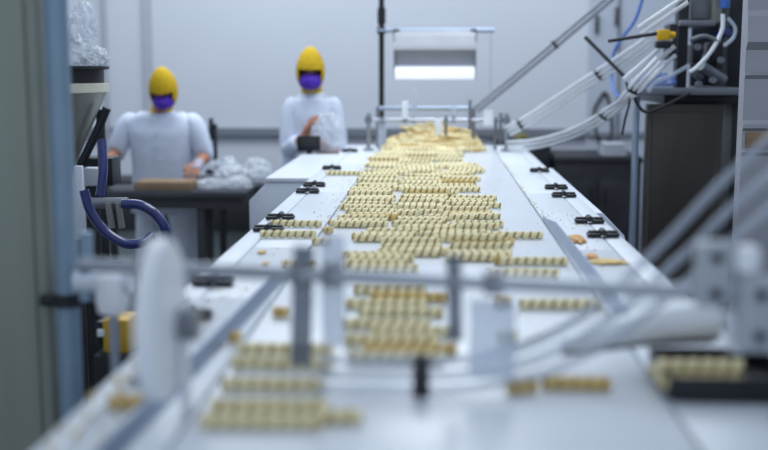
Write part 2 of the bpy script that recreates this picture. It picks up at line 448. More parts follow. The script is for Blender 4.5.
# ------------------------------------------------------------------ twisted wafer rolls
R0 = .0108
def wafer_mesh(name, L, nx=88, nt=16, seed=0, dark=False):
    rnd = random.Random(seed); bm = bmesh.new(); rings = []; lead = .0205
    ph0 = rnd.random() * 6.28
    for i in range(nx + 1):
        x = L * (i / nx - .5); ring = []
        for k in range(nt):
            th = 2 * PI * k / nt
            ph = th - 2 * PI * x / lead + ph0
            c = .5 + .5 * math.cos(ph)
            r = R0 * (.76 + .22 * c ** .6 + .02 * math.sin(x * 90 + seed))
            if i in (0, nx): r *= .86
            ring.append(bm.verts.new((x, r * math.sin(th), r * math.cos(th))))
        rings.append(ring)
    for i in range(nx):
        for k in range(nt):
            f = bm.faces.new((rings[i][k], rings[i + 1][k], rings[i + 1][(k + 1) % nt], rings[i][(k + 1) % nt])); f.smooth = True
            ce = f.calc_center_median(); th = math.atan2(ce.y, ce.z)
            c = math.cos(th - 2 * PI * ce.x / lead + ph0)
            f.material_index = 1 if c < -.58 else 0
    for ring, sx in ((rings[0], -1), (rings[-1], 1)):
        cx = Vector((sx * L / 2, 0, 0))
        inner = [bm.verts.new(cx + (v.co - cx) * .55) for v in ring]
        deep = [bm.verts.new(v.co - Vector((sx * .012, 0, 0))) for v in inner]
        for k in range(nt):
            q = (k + 1) % nt
            for A, B in ((ring, inner), (inner, deep)):
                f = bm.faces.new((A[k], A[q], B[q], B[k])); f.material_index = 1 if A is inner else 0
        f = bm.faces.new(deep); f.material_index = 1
    bmesh.ops.recalc_face_normals(bm, faces=bm.faces[:])
    me = bpy.data.meshes.new(name); bm.to_mesh(me); bm.free()
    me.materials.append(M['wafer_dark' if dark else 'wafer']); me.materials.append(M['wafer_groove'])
    return me
ROLLS = [wafer_mesh('wafer_roll', L, seed=i) for i, L in enumerate((.150, .146, .153, .149))]
DARK = wafer_mesh('wafer_roll', .148, seed=9, dark=True)
rnd = random.Random(4)
placed = []
def put(x, y, label, group=None, L=None, rz=None, z=BZ, dark=False, name='wafer_roll', roll=None):
    if L is None: me = DARK if dark else rnd.choice(ROLLS)
    else: me = wafer_mesh('wafer_roll', L, nx=max(16, int(L * 590)), seed=rnd.randrange(99), dark=dark)
    o = bpy.data.objects.new(name, me); COL.objects.link(o)
    o.location = (x, y, z + R0 + .0002)
    o.rotation_euler = (rnd.random() * 6.28, 0, math.radians(rnd.uniform(-1.3, 1.3)) if rz is None else rz)
    tag(o, label, 'wafer roll', group)
    placed.append((x, y, (L or .15)))
    return o
def one(px0, px1, py, label, rz=None, dark=False, full=True):
    p = on((px0 + px1) / 2, py, BZ + R0)
    s = (F / p.y)
    L = (px1 - px0) / s
    return put(p.x, p.y, label, None, None if full else L, rz, dark=dark, name='wafer_roll' if (full or L > .07) else 'wafer_piece')
r5 = math.radians
one(272, 320, 223.5, 'wafer roll by itself on the side panel, at the second-nearest left hinge', r5(1))
one(264, 312, 234, 'wafer roll by itself with its end at the frontmost sharp left hinge', r5(1.5))
one(328, 359, 173, 'farthest lone wafer roll on the left side panel, beside a black hinge', r5(0))
one(312, 331, 241, 'short broken wafer roll on the left, right of two lone rolls', 0, False, False)
one(323, 333, 230.5, 'small wafer bit lying behind the short broken roll on the left', r5(20), True, False)
one(281, 317, 264, 'blurred wafer roll on the left behind the dark plate of the near crossbar', 0, False, False)
one(272, 289, 312, 'yellow wafer bit left of the dark plate on the near crossbar', r5(5), True, False)
one(229, 241, 337, 'orange-brown wafer bit against the left guide rail', r5(30), True, False)
one(108, 150, 402, 'blurred wafer roll lying on the side panel behind the white oval disc', r5(2), True, False)
one(236, 336, 349, 'farthest of the five blurred wafer rolls at the front left of the belt', r5(1))
one(234, 330, 363, 'second farthest of the five blurred wafer rolls at the front left of the belt', r5(-1))
one(226, 320, 384, 'middle one of the five blurred wafer rolls at the front left of the belt', r5(1))
one(216, 322, 406, 'second nearest of the five blurred wafer rolls at the front left of the belt', r5(1.5))
one(207, 315, 421, 'nearest of the five blurred wafer rolls at the front left, closest to the camera', r5(1))
one(318, 363, 416, 'half wafer roll lying end to end with the nearest front left roll', r5(2), False, False)
one(541, 611, 383, 'wafer roll alone at the front right of the belt, below the tube bundle', r5(-2), True, False)
one(506, 538, 386, 'broken wafer stub left of the lone roll at the front right', r5(18), True, False)
one(528, 593, 304, 'wafer roll just below the near crossbar on the right half of the belt', r5(1))
one(494, 511, 301, 'wafer stub left of the roll below the near crossbar', r5(4), True, False)
one(497, 518, 336, 'blurred wafer stub behind the clear plate right of the belt centre', r5(8), False, False)
one(502, 566, 261, 'wafer roll just above the near crossbar, on its own at the right of the belt', r5(.5))
one(494, 501.5, 260.5, 'small browned wafer stub at the left end of the roll above the crossbar', r5(10), True, False)
one(497, 551, 273, 'pale wafer roll touching the upper edge of the near crossbar, right of centre', r5(-1))
one(486, 543, 235, 'wafer roll reaching farthest to the right, alone in front of the right hinges', r5(.5))
# rows that lie under and behind the near crossbar
G1 = 'wafer rolls heaped behind the near crossbar'
for i, (a, b, y) in enumerate(((352, 428, 290), (372, 446, 297), (348, 424, 304), (362, 440, 312), (344, 428, 324), (372, 458, 331), (348, 434, 340), (368, 452, 349), (352, 440, 357))):
    one(a, b, y, 'wafer roll of the blurred heap seen between the plates under the near crossbar', dark=(i in (1, 7)))['group'] = G1

# rafts of rolls side by side:   (px left, px right at front, y front, y back, words)
def clear(x, y, L):
    return all(abs(y - b) > .0258 or abs(x - a) > (L + l) / 2 + .002 for a, b, l in placed)
ORD = ['frontmost', 'second', 'third']
rows = []
def raft(pxl, yf, yb, words, miss=.05, far=1.0):
    a = on(pxl, yf, BZ + R0); b_y = on(pxl, yb, BZ + R0).y
    x = a.x + .075; y = a.y; done = []; drift = 0
    while y < b_y:
        if rnd.random() > miss:
            drift = drift * .7 + rnd.uniform(-.012, .012)
            for t_ in range(6):
                xx = x + drift + rnd.uniform(-.02, .02)
                if clear(xx, y, .156): break
            else: xx = None
            if xx is not None:
                k = len(done)
                lab = ('%s wafer roll in the row %s' % (ORD[k], words) if k else 'frontmost wafer roll in the row %s' % words) if k < 3 else 'wafer roll deeper in the row %s' % words
                o = put(xx, y, lab, 'wafer rolls of the row ' + words, dark=rnd.random() < .04)
                done.append((o, xx, y))
        y += .0265 if rnd.random() < .30 else max(.0265, rnd.uniform(2.2, 5.2) * far * y * y / 495)
    return done
allr = []
allr += raft(347, 268, 254, 'under the upper end of the clear plate')
allr += raft(378, 263, 238, 'just beyond the crossbar at mid belt')
allr += raft(446, 260, 241, 'behind the second dark plate', .2)
allr += raft(346, 247, 228, 'beside the small broken bits')
allr += raft(388, 234, 223, 'next beyond the crossbar row')
allr += raft(444, 240, 221, 'ending at the lone outlying roll', .15)
allr += raft(336, 224, 206, 'beside the lone rolls at the hinges', .12)
allr += raft(389, 220.5, 204, 'third beyond the crossbar at mid belt')
allr += raft(446, 216, 208, 'with bare belt beyond its end', .1)
allr += raft(452, 205, 196, 'reaching out level with three far hinges', .1)
allr += raft(344, 204, 190, 'level with the close pair of hinges', .08)
allr += raft(401, 201, 188, 'fourth beyond the crossbar at mid belt')
allr += raft(356, 189, 176, 'beyond the close pair of hinges', .05)
allr += raft(399, 186.5, 174, 'fifth beyond the crossbar at mid belt')
allr += raft(440, 194, 181, 'next to the belt sheen', .12)
allr += raft(442, 178.5, 170, 'beyond the belt sheen', .1)
allr += raft(363, 174.5, 164, 'level with the grey side housing', .05)
allr += raft(404, 172.5, 163, 'sixth beyond the crossbar at mid belt', .05)
allr += raft(371, 163, 151, 'last before the far heap, hinge side', .02, .42)
allr += raft(401, 162, 151, 'last before the far heap at mid belt', .02, .42)
allr += raft(432, 160, 150.6, 'last before the far heap, next to the bare belt', .02, .42)
allr += raft(449, 167.5, 160, 'beside the far end of the bare belt', .1)
# single rolls wedged into the gaps between the rows
LB = [(268, 347), (250, 346), (226, 340), (206, 336), (187, 354), (165, 364), (150, 372)]
RB = [(268, 445), (250, 500), (235, 492), (214, 498), (197, 500), (186, 478), (170, 484), (150, 486)]
def interp(T, y):
    for (a, b), (c, d) in zip(T, T[1:]):
        if c <= y <= a: return b + (d - b) * (a - y) / (a - c)
    return T[-1][1]
cap = 34; tries = 0
while cap > 0 and tries < 6000:
    tries += 1
    d = rnd.uniform(2.52, 5.1); py = VPY + .44 * F / d
    l = on(interp(LB, py), py, BZ + R0).x + .07; r = on(interp(RB, py), py, BZ + R0).x - .07
    x = rnd.uniform(l, r)
    if clear(x, d, .156):
        put(x, d, 'single wafer roll wedged between the rows of the dense field', 'wafer rolls wedged between the rows'); cap -= 1
# a few rolls lying on top, in the groove between two neighbours
top = 0
for (o, x, y), (o2, x2, y2) in zip(allr, allr[1:]):
    if .0258 < y2 - y < .0272 and abs(x - x2) < .012 and rnd.random() < .16 and top < 14:
        q = put((x + x2) / 2 + rnd.uniform(-.02, .02), (y + y2) / 2, 'wafer roll lying on top of the others in the dense field', 'wafer rolls on top of the field', z=BZ + .0198, rz=0)
        placed.pop(); top += 1
print('ROLLS', len(placed) + top)
# the far heap, beyond counting
heap = bmesh.new()
lo = wafer_mesh('t', .15, 60, 10, 3) 
hr = random.Random(8)
def add_roll(x, y, z, rz, ry=0):
    mt = Matrix.Translation((x, y, z)) @ Matrix.Rotation(rz, 4, 'Z') @ Matrix.Rotation(ry, 4, 'Y') @ Matrix.Rotation(hr.random() * 6.28, 4, 'X')
    n0 = len(heap.verts); nf = len(heap.faces); heap.from_mesh(lo); heap.verts.ensure_lookup_table(); heap.faces.ensure_lookup_table()
    if hr.random() < .3:
        for f_ in heap.faces[nf:]:
            if f_.material_index == 0: f_.material_index = 2
    for v in heap.verts[n0:]: v.co = mt @ v.co
for _ in range(380):
    y = 5.86 + .50 * hr.random() ** .85; u = (y - 5.86) / .50
    hgt = .006 + .088 * u; f = hr.random()
    xl, xr = -.305 + .01 * u + .07, .27 - .07; k = 1 - .30 * f * u
    x = (xl + xr) / 2 + (hr.uniform(-.5, .5) * (xr - xl)) * k
    edge = max(0, 1 - (abs(x - (xl + xr) / 2) / ((xr - xl) * .62)) ** 3)
    tilt = math.radians(hr.gauss(0, .5 + 8 * f * u))
    add_roll(x, y, BZ + R0 + .0005 + abs(math.sin(tilt)) * .075 + hgt * f * edge, math.radians(hr.gauss(0, 4 + 20 * u)), tilt)
me = bpy.data.meshes.new('wafer_heap'); heap.to_mesh(me); heap.free()
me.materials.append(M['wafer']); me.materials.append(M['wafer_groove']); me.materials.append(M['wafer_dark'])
o = link('wafer_heap', me, smooth=False); me.shade_smooth()
tag(o, 'dense heap of small wafer rolls piled at the far end of the belt', 'wafer rolls'); o['kind'] = 'stuff'
# crumbs
cr = bmesh.new(); hr = random.Random(5)
def crumb(x, y, r):
    n0 = len(cr.verts); bmesh.ops.create_icosphere(cr, subdivisions=1, radius=r)
    cr.verts.ensure_lookup_table()
    for v in cr.verts[n0:]:
        c = v.co * (1 + hr.uniform(-.3, .3)); v.co = Vector((c.x + x, c.y + y, BZ + .0005 + max(0, c.z * .6 + r * .6)))
for _ in range(150):
    y = hr.uniform(2.9, 5.6); crumb(-.335 + hr.gauss(0, .022), y, hr.uniform(.0012, .0032))
for _ in range(90):
    y = hr.uniform(3.2, 5.2); crumb(.323 + hr.gauss(0, .006), y, hr.uniform(.001, .003))
for _ in range(60):
    crumb(hr.uniform(.335, .43), hr.uniform(2.2, 3.5), hr.uniform(.001, .003))
for _ in range(160):
    crumb(hr.uniform(-.3, .3), hr.uniform(1.9, 5.0), hr.uniform(.001, .0026))
for _ in range(70):
    crumb(hr.uniform(-.475, -.39), hr.uniform(1.1, 1.7), hr.uniform(.002, .006))
for _ in range(60):
    crumb(hr.uniform(-.46, -.38), hr.uniform(1.15, 2.7), hr.uniform(.0015, .004))
me = bpy.data.meshes.new('crumbs'); cr.to_mesh(me); cr.free(); me.materials.append(M['crumb'])
o = link('crumbs', me); tag(o, 'pale wafer crumbs scattered over the belt and along its edges', 'crumbs'); o['kind'] = 'stuff'
# squashed wafer pieces on the side panels
def squashed(px, py, w, d, h, label, m_, seed, rz=0):
    p = on(px, py, BZ)
    b = bmesh.new(); bmesh.ops.create_icosphere(b, subdivisions=4, radius=1)
    for v in b.verts:
        n = noise.noise(v.co * 1.7 + Vector((seed, 0, 0))) * .35 + noise.noise(v.co * 4 + Vector((0, seed, 0))) * .15
        v.co *= 1 + n
        v.co.z = max(v.co.z, -.2) + .2
        v.co = Matrix.Rotation(rz, 3, 'Z') @ Vector((v.co.x * w, v.co.y * d, v.co.z * h))
        v.co += Vector((p.x, p.y, BZ + .0025))
    m = MB(); m.add(b)
    tag(m.build('squashed_wafer', m_), label, 'wafer')
squashed(577, 240.5, .020, .060, .006, 'squashed orange-brown wafer piece right of the guide rail', 'stain', 1)
squashed(608, 263, .040, .032, .004, 'flattened yellow wafer smear right of the guide rail, near the crossbar', 'wafer_dark', 2)
squashed(592, 258, .014, .035, .005, 'orange wafer fragment at the end of the flattened smear', 'stain', 3)
squashed(262, 253, .010, .02, .003, 'tiny wafer flake on the left side panel below the hinges', 'wafer_dark', 4)
squashed(266, 264, .008, .015, .003, 'smaller wafer flake nearer the camera on the left side panel', 'wafer_dark', 5)
squashed(385, 180, .012, .03, .008, 'small browned wafer fragment in the left of the dense field', 'wafer_dark', 8) if False else None

# tray of broken rolls at the right foreground
pt = on(704, 392, BZ); 
tx0, tx1 = on(668, 396, BZ).x, on(790, 396, BZ).x
t = thing('scrap_tray', 'dark tray holding a few pale rolls at the right of the foreground', 'tray', ((tx0 + tx1) / 2, pt.y, BZ))
cxm, wt = (tx0 + tx1) / 2, tx1 - tx0
m = MB(); m.box((cxm, pt.y + .03, BZ + .006), (wt, .16, .008), bev=.002)
for dx, dy, sx, sy in ((0, -.05, wt, .006), (0, .11, wt, .006), (-wt / 2, .03, .006, .16), (wt / 2, .03, .006, .16)):
    m.box((cxm + dx, pt.y + dy, BZ + .019), (sx, sy, .032), bev=.001)
m.build('pan', 'machine_dark', t)
for i, (dx, dy, dz) in enumerate(((-.012, -.026, 0), (-.008, .004, 0), (-.012, .030, 0), (-.01, -.011, .0185))):
    o = put(cxm - .03 + dx, pt.y + dy, ['nearest wafer roll in the dark tray at the right foreground', 'middle wafer roll in the dark tray at the right foreground', 'hindmost wafer roll in the dark tray at the right foreground', 'wafer roll lying on top in the dark tray at the right foreground'][i], None, .118, 0, BZ + .0105 + dz)

# ------------------------------------------------------------------ hanging lamp
YH = 6.5
def LP(px, py, dy=0): return at(px, py, YH + dy)
t = thing('pole', 'black vertical pole behind the far guide frame, carrying the lamp bar', 'pole', LP(381.5, 120, .05))
a = LP(381.5, -20); a.y = YH
m = MB(); m.tube([(a.x, YH, .0), (a.x, YH, a.z + .5)], .016, 16); m.build('tube', 'black_plastic', t)
m = MB(); m.tube([(a.x, YH, LP(381, 24).z), (a.x, YH, LP(381, 8).z)], .024, 16); m.build('collar', 'black_plastic', t)
m = MB(); m.lathe([(.11, 0), (.11, .012), (.03, .03), (.02, .06)], (a.x, YH, 0), 24); m.build('foot', 'black_plastic', t)
ty = YH - .028
zb = LP(437, 30.5).z
t = thing('inspection_lamp', 'hanging lamp with curved metal reflector and white tube above the belt end', 'lamp', (LP(436, 30).x, ty, zb))
xl, xr = LP(377, 30).x, LP(494, 30).x
m = MB(); m.tube([(xl, ty, zb), (xr, ty, zb)], .0125, 14)
m.build('hanger_bar', 'steel_blue', t)
m = MB(); m.box((a.x, ty + .012, zb), (.05, .045, .04), bev=.005); m.build('bar_clamp', 'black_plastic', t)
x0, x1 = LP(395, 50).x, LP(475, 50).x
def sect(pts, name, m_, th=.004, xa=x0, xb=x1):
    mm = MB(); out = []
    for i in range(len(pts) - 1):
        (ya, za), (yb, zb_) = pts[i], pts[i + 1]
        mm.prism([(xa, ya, za), (xa, yb, zb_), (xa, yb + th, zb_ - th * .3), (xa, ya + th, za - th * .3)], Vector((xb - xa, 0, 0)))
    return mm.build(name, m_, t)
z33, z47, z50, z66, z79 = (LP(437, v).z for v in (31, 46, 50, 66, 80))
sect([(ty - .015, z33), (ty - .055, z33 - .03), (ty - .09, z47), (ty - .10, z50)], 'reflector_hood', 'reflector')
sect([(ty - .094, z50), (ty - .05, z66 + .004)], 'reflector_back', 'reflector_dark')
for x in (x0, x1):
    m = MB(); m.prism([(x - .003, ty - .10, z50), (x - .003, ty + .03, z50), (x - .003, ty + .03, z79 + .01), (x - .003, ty - .09, z79 + .01)], Vector((.006, 0, 0))); m.build('end_plate', 'machine_grey', t)
m = MB(); m.box(((x0 + x1) / 2, ty - .07, (z66 + z79) / 2), (x1 - x0 - .004, .07, (z66 - z79) * .86), bev=.014); m.build('lamp_tube', 'lamp_tube', t)
for x in (x0 + .01, x1 - .01):
    m = MB(); m.box((x, ty - .008, zb - .03), (.035, .03, .075), bev=.004); m.build('bracket', 'machine_dark', t)
p = LP(491, 30); 
m = MB(); m.tube([(p.x, ty, zb - .012), (p.x, ty, zb - .36)], .0015, 6); m.build('pull_cord', 'machine_grey', t)

# ------------------------------------------------------------------ right hand machine
Y1 = 4.9
def box_px(px0, px1, py0, py1, Y, dep, m_=None, mb=None, bev=.004, z0=None):
    a, b = at(px0, py1, Y), at(px1, py0, Y); zb = a.z if z0 is None else z0
    mb = mb or MB(); mb.box(((a.x + b.x) / 2, Y + dep / 2, (zb + b.z) / 2), (b.x - a.x, dep, b.z - zb), bev=bev); return mb
c = at(700, 100, Y1)
mc = thing('filling_machine', 'dark steel machine with cabinet and open mechanism at the right of the belt', 'machine', (c.x, Y1 + .3, 0))
box_px(642, 724, 104, 300, Y1, .08, z0=.06).build('cabinet', 'steel_dark', mc)
box_px(648, 716, 112, 250, Y1 - .008, .012).build('door', 'steel_dark', mc)
box_px(724, 742, 98, 300, Y1 + .12, .5, z0=.0).build('dark_gap_fill', 'black_plastic', mc)  # black block put in for the dark, shaded gap beside the cover
mb_ = box_px(638, 744, 88, 95, Y1 - .08, .12); box_px(662, 744, 88, 95, Y1 + .03, .75, mb=mb_)
mb_.build('table_plate', 'machine_grey', mc)
box_px(664, 744, 95, 104, Y1 + .05, .7).build('table_frame', 'machine_dark', mc)
box_px(676, 691, -30, 88, Y1 + .05, .08).build('column', 'machine_dark', mc)
box_px(726, 746, -30, 88, Y1 + .3, .2).build('column', 'machine_dark', mc)
box_px(690, 746, -30, 88, Y1 + .55, .03).build('back_panel', 'black_plastic', mc)
box_px(691, 712, -30, 19, Y1 + .1, .2).build('head_block', 'machine_grey', mc)
box_px(712, 724, -30, 23, Y1 + .06, .2).build('head_block', 'funnel', mc)
box_px(680, 716, 20, 26, Y1 + .02, .3).build('slide_plate', 'machine_grey', mc)
box_px(692, 704, 44, 64, Y1 + .2, .12, bev=.01).build('valve_block', 'machine_dark', mc)
box_px(708, 724, 42, 62, Y1 + .25, .1, bev=.01).build('valve_block', 'machine_dark', mc)
for a, b, r in (((702, 66), (724, 80), .022), ((694, 72), (700, 76), .02)):
    m = MB(); m.tube([at(*a, Y1 + .1), at(*b, Y1 + .14)], r, 16); m.build('air_cylinder', 'machine_grey', mc)
for pts, r, mm in (([(723, 14), (722, 30), (712, 50), (698, 66), (690, 72)], .009, 'white_plastic'), ([(728, 18), (735, 28), (733, 38), (724, 46)], .008, 'clear_plastic'), ([(690, 40), (705, 36), (720, 42)], .009, 'machine_grey')):
    m = MB(); m.tube(bez([at(x, y, Y1 - .12) for x, y in pts]), r, 10); m.build('hose', mm, mc)
for px, py in ((697, 47), (705, 57), (698, 84), (712, 80), (720, 60)):
    m = MB(); q = at(px, py, Y1 + .08); m.tube([q, q + Vector((0, -.03, 0))], .014, 12); m.build('fitting', 'machine_grey', mc)
m = MB(); m.tube([at(725, -20, Y1), at(725, 8, Y1)], .02, 12); m.build('blue_fitting', 'blue_cable', mc)
m = MB(); q = at(718, 36, Y1 + .05); m.tube([q, q + Vector((.03, -.05, .02))], .022, 12); m.build('blue_fitting', 'blue_hose', mc)
# support bracket of the valve and yellow valve
q = at(663, 35, 4.70)
t = thing('valve', 'small yellow valve on a dark bracket where the clear tubes meet', 'valve', q)
m = MB(); m.box(q, (.05, .05, .045), bev=.006); m.tube([q + Vector((.02, 0, 0)), q + Vector((.05, 0, 0))], .014, 12); m.build('valve_body', 'yellow_paint', t)
box_px(669, 678, 24, 60, 4.80, .13).build('mount', 'machine_dark', t)
m = MB(); m.box(q + Vector((0, 0, -.04)), (.06, .05, .03), bev=.005); m.build('coupling', 'black_plastic', t)
m = MB(); m.tube([at(608, 41, 4.72), at(660, 33, 4.70)], .008, 8)
tag(m.build('probe_rod', 'machine_dark'), 'thin dark horizontal rod sticking out left from the yellow valve', 'rod')
m = MB(); m.tube([at(585, 37, 5.3), at(614, 66, 5.25), at(624, 76, 5.22)], .009, 8)
tag(m.build('probe_rod', 'machine_dark'), 'short dark slanting rod left of the tube bundles, below the thin one', 'rod')
# stainless post, hoses and film below
m = box_px(629, 640.5, 96, 300, 4.93, .06, z0=0)
tag(m.build('steel_post', 'steel_blue'), 'grey vertical steel post at the left corner of the dark cabinet', 'post')
def hose(pts, r, mm, label, name='hose', cat='hose', n=8):
    m = MB(); m.tube(bez(pts, 12), r, n); return tag(m.build(name, mm), label, cat)
hose([at(648, -20, 5.75), at(636, 18, 5.75), at(622, 38, 5.75), at(613, 56, 5.75), at(612, 82, 5.7), at(616, 94, 5.5), at(624, 98, 5.3)], .008, 'blue_cable', 'thin blue air hose curving down behind the clear tubes')
hose([at(604, 92, WY - .06), at(594, 112, WY - .06), at(598, 138, WY - .06), at(606, 146, WY - .06), at(612, 128, WY - .06), at(608, 98, WY - .06), at(604, 92, WY - .06)], .010, 'machine_dark', 'dark cable loop hanging before the grey door', 'cable', 'cable')
hose([at(620, -30, WY - .06), at(618, 110, WY - .06), at(617, 165, WY - .06)], .009, 'machine_grey', 'straight grey cable hanging beside the dark cable loop', 'cable', 'cable')
hose([at(634, 91, 4.80), at(636, 102, 4.80), at(646, 112, 4.8), at(664, 106, 4.78), at(690, 93, 4.79)], .007, 'machine_dark', 'dark hose sagging in front of the table plate of the dark machine')
hose([at(648, 92, 4.78), at(656, 82, 4.78), at(670, 76, 4.78), at(688, 66, 4.86)], .009, 'clear_plastic', 'pale hose rising to the dark machine column')
hose([at(626, 82, 4.8), at(630, 98, 4.8), at(625, 120, 4.8), at(622, 135, 4.8)], .005, 'machine_dark', 'thin dark wire hanging along the steel post', 'cable', 'cable')

def crumple(name, c, size, seed, m_, label, cat, amp=.35, group=None, sub=4):
    b = bmesh.new(); bmesh.ops.create_icosphere(b, subdivisions=sub, radius=1)
    s = Vector((seed * 3.1, seed * 1.7, 0))
    for v in b.verts:
        n = noise.noise(v.co * 1.5 + s) * .5 + (.5 - abs(noise.noise(v.co * 3.2 + s))) * .55 + (.5 - abs(noise.noise(v.co * 7 + s))) * .3
        v.co *= 1 + (n - .35) * amp * 2
        v.co.z = max(v.co.z, -.75)
        v.co = Vector((v.co.x * size[0], v.co.y * size[1], (v.co.z + .75) * size[2])) + Vector(c)
    m = MB(); m.add(b); o = m.build(name, m_, smooth=False)
    return tag(o, label, cat, group)
pz = at(660, 90, 4.86)
crumple('film_sheet', (pz.x - .01, 4.89, at(660, 87.5, 4.82).z + .002), (.10, .055, .035), 7, 'blue_film', 'crumpled blue film lying on the table plate of the dark machine', 'plastic film')
# near right stainless cover
Yc = 3.6
t = thing('machine_cover', 'tall ribbed stainless machine cover at the right edge', 'cover', (at(760, 100, Yc).x, Yc, 0))
xa = at(743.5, 100, Yc).x
prof = []
for py, dy in ((-60, 0), (10, 0), (16, -.008), (42, -.016), (50, 0), (72, .0), (75, -.010), (79, -.0), (120, 0), (124, -.008), (128, -.008), (131, 0), (149, 0), (152, -.008), (156, 0), (420, 0)):
    prof.append((xa, Yc + dy, at(750, py, Yc).z))
prof += [(xa, Yc + .06, prof[-1][2]), (xa, Yc + .06, prof[0][2])]
m = MB(); m.prism(prof, Vector((.55, 0, 0))); m.build('ribbed_sheet', 'cover_steel', t, smooth=False)
m = MB(); a, b = at(745, 148, Yc), at(800, 132, Yc); m.box(((a.x + b.x) / 2, Yc - .002, (a.z + b.z) / 2), (b.x - a.x, .012, b.z - a.z), bev=.003); m.build('band', 'cardboard', t)
m = MB(); m.box((xa + .28, Yc + .07, .10), (.52, .12, .20)); m.build('plinth', 'machine_dark', t)
# dark units behind on the right
def unit(px0, px1, py, Y, dep, label, cat, name, m_='machine_dark'):
    a, b = at(px0, py, Y), at(px1, py, Y)
    t = thing(name, label, cat, ((a.x + b.x) / 2, Y + dep / 2, 0)); xm = (a.x + b.x) / 2; w = b.x - a.x
    m = MB(); m.box((xm, Y + dep / 2, (a.z + .1) / 2 + .02), (w, dep, a.z - .1 - .02), bev=.005); m.build('body', m_, t)
    m = MB(); m.box((xm, Y + dep / 2, a.z - .015), (w + .02, dep + .02, .03), bev=.004); m.build('top', m_, t)
    for k in (-.25, .25):
        m = MB(); m.box((xm + k * w, Y - .004, a.z * .5), (w * .46, .012, a.z * .7), bev=.003); d = m.build('door', m_, t)
        m = MB(); m.box((xm + k * w * .3, Y - .018, a.z * .75), (.015, .02, .12), bev=.003); m.build('handle', 'machine_dark', d)
    for sx in (-1, 1):
        for sy in (.06, dep - .06):
            m = MB(); m.tube([(xm + sx * (w / 2 - .05), Y + sy, 0), (xm + sx * (w / 2 - .05), Y + sy, .09)], .02, 10); m.build('foot', 'machine_dark', t)
    return t
unit(556, 642, 158, 7.3, .6, 'low dark cabinet against the back wall, left of the steel post', 'cabinet', 'low_cabinet')
a = at(617, 158, 7.3)
m = MB()
for k in range(3):
    m.box((a.x, 7.5, a.z + .0 + .03 * k + .015), (.16 - .01 * k, .2, .026), bev=.004)
tag(m.build('paper_stack', 'wall_trim'), 'small pale stack lying on the low dark cabinet', 'stack')
unit(497, 551, 141, 7.45, .5, 'dark box unit behind the right end of the far guide frame', 'cabinet', 'control_box', 'black_plastic')
a = at(523, 141, 7.45)
crumple('cloth', (a.x, 7.6, a.z + .001), (.05, .05, .022), 5, 'dull_yellow', 'small dull yellow cloth on top of the dark box unit', 'cloth', .2)

# ------------------------------------------------------------------ left foreground panel and pipe
YP = 2.05
t = thing('machine_casing', 'grey-green sheet casing filling the left edge beside the blue-grey pipe', 'casing', (at(10, 225, YP).x, YP, 0))
m = MB(); xa, xb = at(-70, 225, YP).x, at(33, 225, YP).x
m.box(((xa + xb) / 2, YP + .02, 1.25), (xb - xa, .04, 2.5), bev=.006); m.build('sheet', 'panel_green', t)
xc = at(47, 225, YP).x
m = MB(); m.box(((xb + xc) / 2, YP + .022, 1.25), (xc - xb - .001, .05, 2.5), bev=.008); m.build('corner_profile', 'panel_edge', t)
pa = at(64.5, 225, YP)
t = thing('support_pipe', 'blue-grey vertical pipe beside the left machine panel', 'pipe', (pa.x, YP, 0))
m = MB(); m.tube([(pa.x, YP, 0), (pa.x, YP, 2.5)], .0225, 24); m.build('pipe', 'pipe_blue', t)
za = at(60, 299, YP).z
m = MB(); m.tube([(pa.x, YP, za - .012), (pa.x, YP, za + .012)], .030, 24); m.box((pa.x - .034, YP - .012, za), (.03, .02, .022), bev=.004)
m.build('clamp', 'black_plastic', t)
m = MB(); m.lathe([(.06, 0), (.06, .012), (.03, .02)], (pa.x, YP, 0), 24); m.build('foot', 'pipe_blue', t)

# ------------------------------------------------------------------ hopper with film
Yh = 4.1
hc = at(60, 88, Yh); hx = hc.x
z = lambda py: at(60, py, Yh).z
t = thing('hopper', 'grey funnel hopper with cream rim behind the left pipe', 'hopper', (hx, Yh, 0))
R = at(106, 88, Yh).x - hx
m = MB(); m.lathe([(.03, z(175)), (.055, z(160)), (R - .006, z(93)), (R - .004, z(90))], (hx, Yh, 0), 40); m.build('funnel', 'funnel', t)
m = MB(); m.lathe([(R - .01, z(93)), (R + .004, z(92)), (R + .004, z(84)), (R - .01, z(83))], (hx, Yh, 0), 40); m.build('rim', 'cream_paint', t)
m = MB(); m.lathe([(R - .012, z(83.5)), (R - .012, z(70)), (R + .008, z(69)), (R + .008, z(66)), (R - .016, z(66))], (hx, Yh, 0), 40); m.build('collar', 'machine_dark', t)
for k in range(3):
    an = .35 + k * 2 * PI / 3; d = Vector((math.cos(an), math.sin(an), 0))
    m = MB(); m.tube([Vector((hx, Yh, z(110))) + d * (R * .82), Vector((hx, Yh, 0)) + d * (R * .82)], .016, 12); m.build('leg', 'machine_dark', t)
m = MB(); m.tube([at(107, 108, Yh - .04), at(97, 132, Yh - .04), at(80, 166, Yh - .04)], .016, 10); m.build('strut', 'black_plastic', t)
for i, (px, py, s, l) in enumerate(((76, 66, .075, 'crumpled clear film in the hopper top, right beside the pipe'), (95, 66, .055, 'smaller crumpled clear film at the right rim of the hopper'))):
    p = at(px, py, Yh); crumple('film_bag', (p.x, Yh - .01, p.z), (s, s * 1.0, s * (1.35 if i == 0 else .8)), 11 + i, 'film', l, 'plastic film', .4)
p = at(80, 45, Yh); crumple('film_bag', (p.x, Yh + .02, p.z), (.065, .06, .085), 15, 'film', 'topmost crumpled clear film bag above the hopper', 'plastic film', .4)
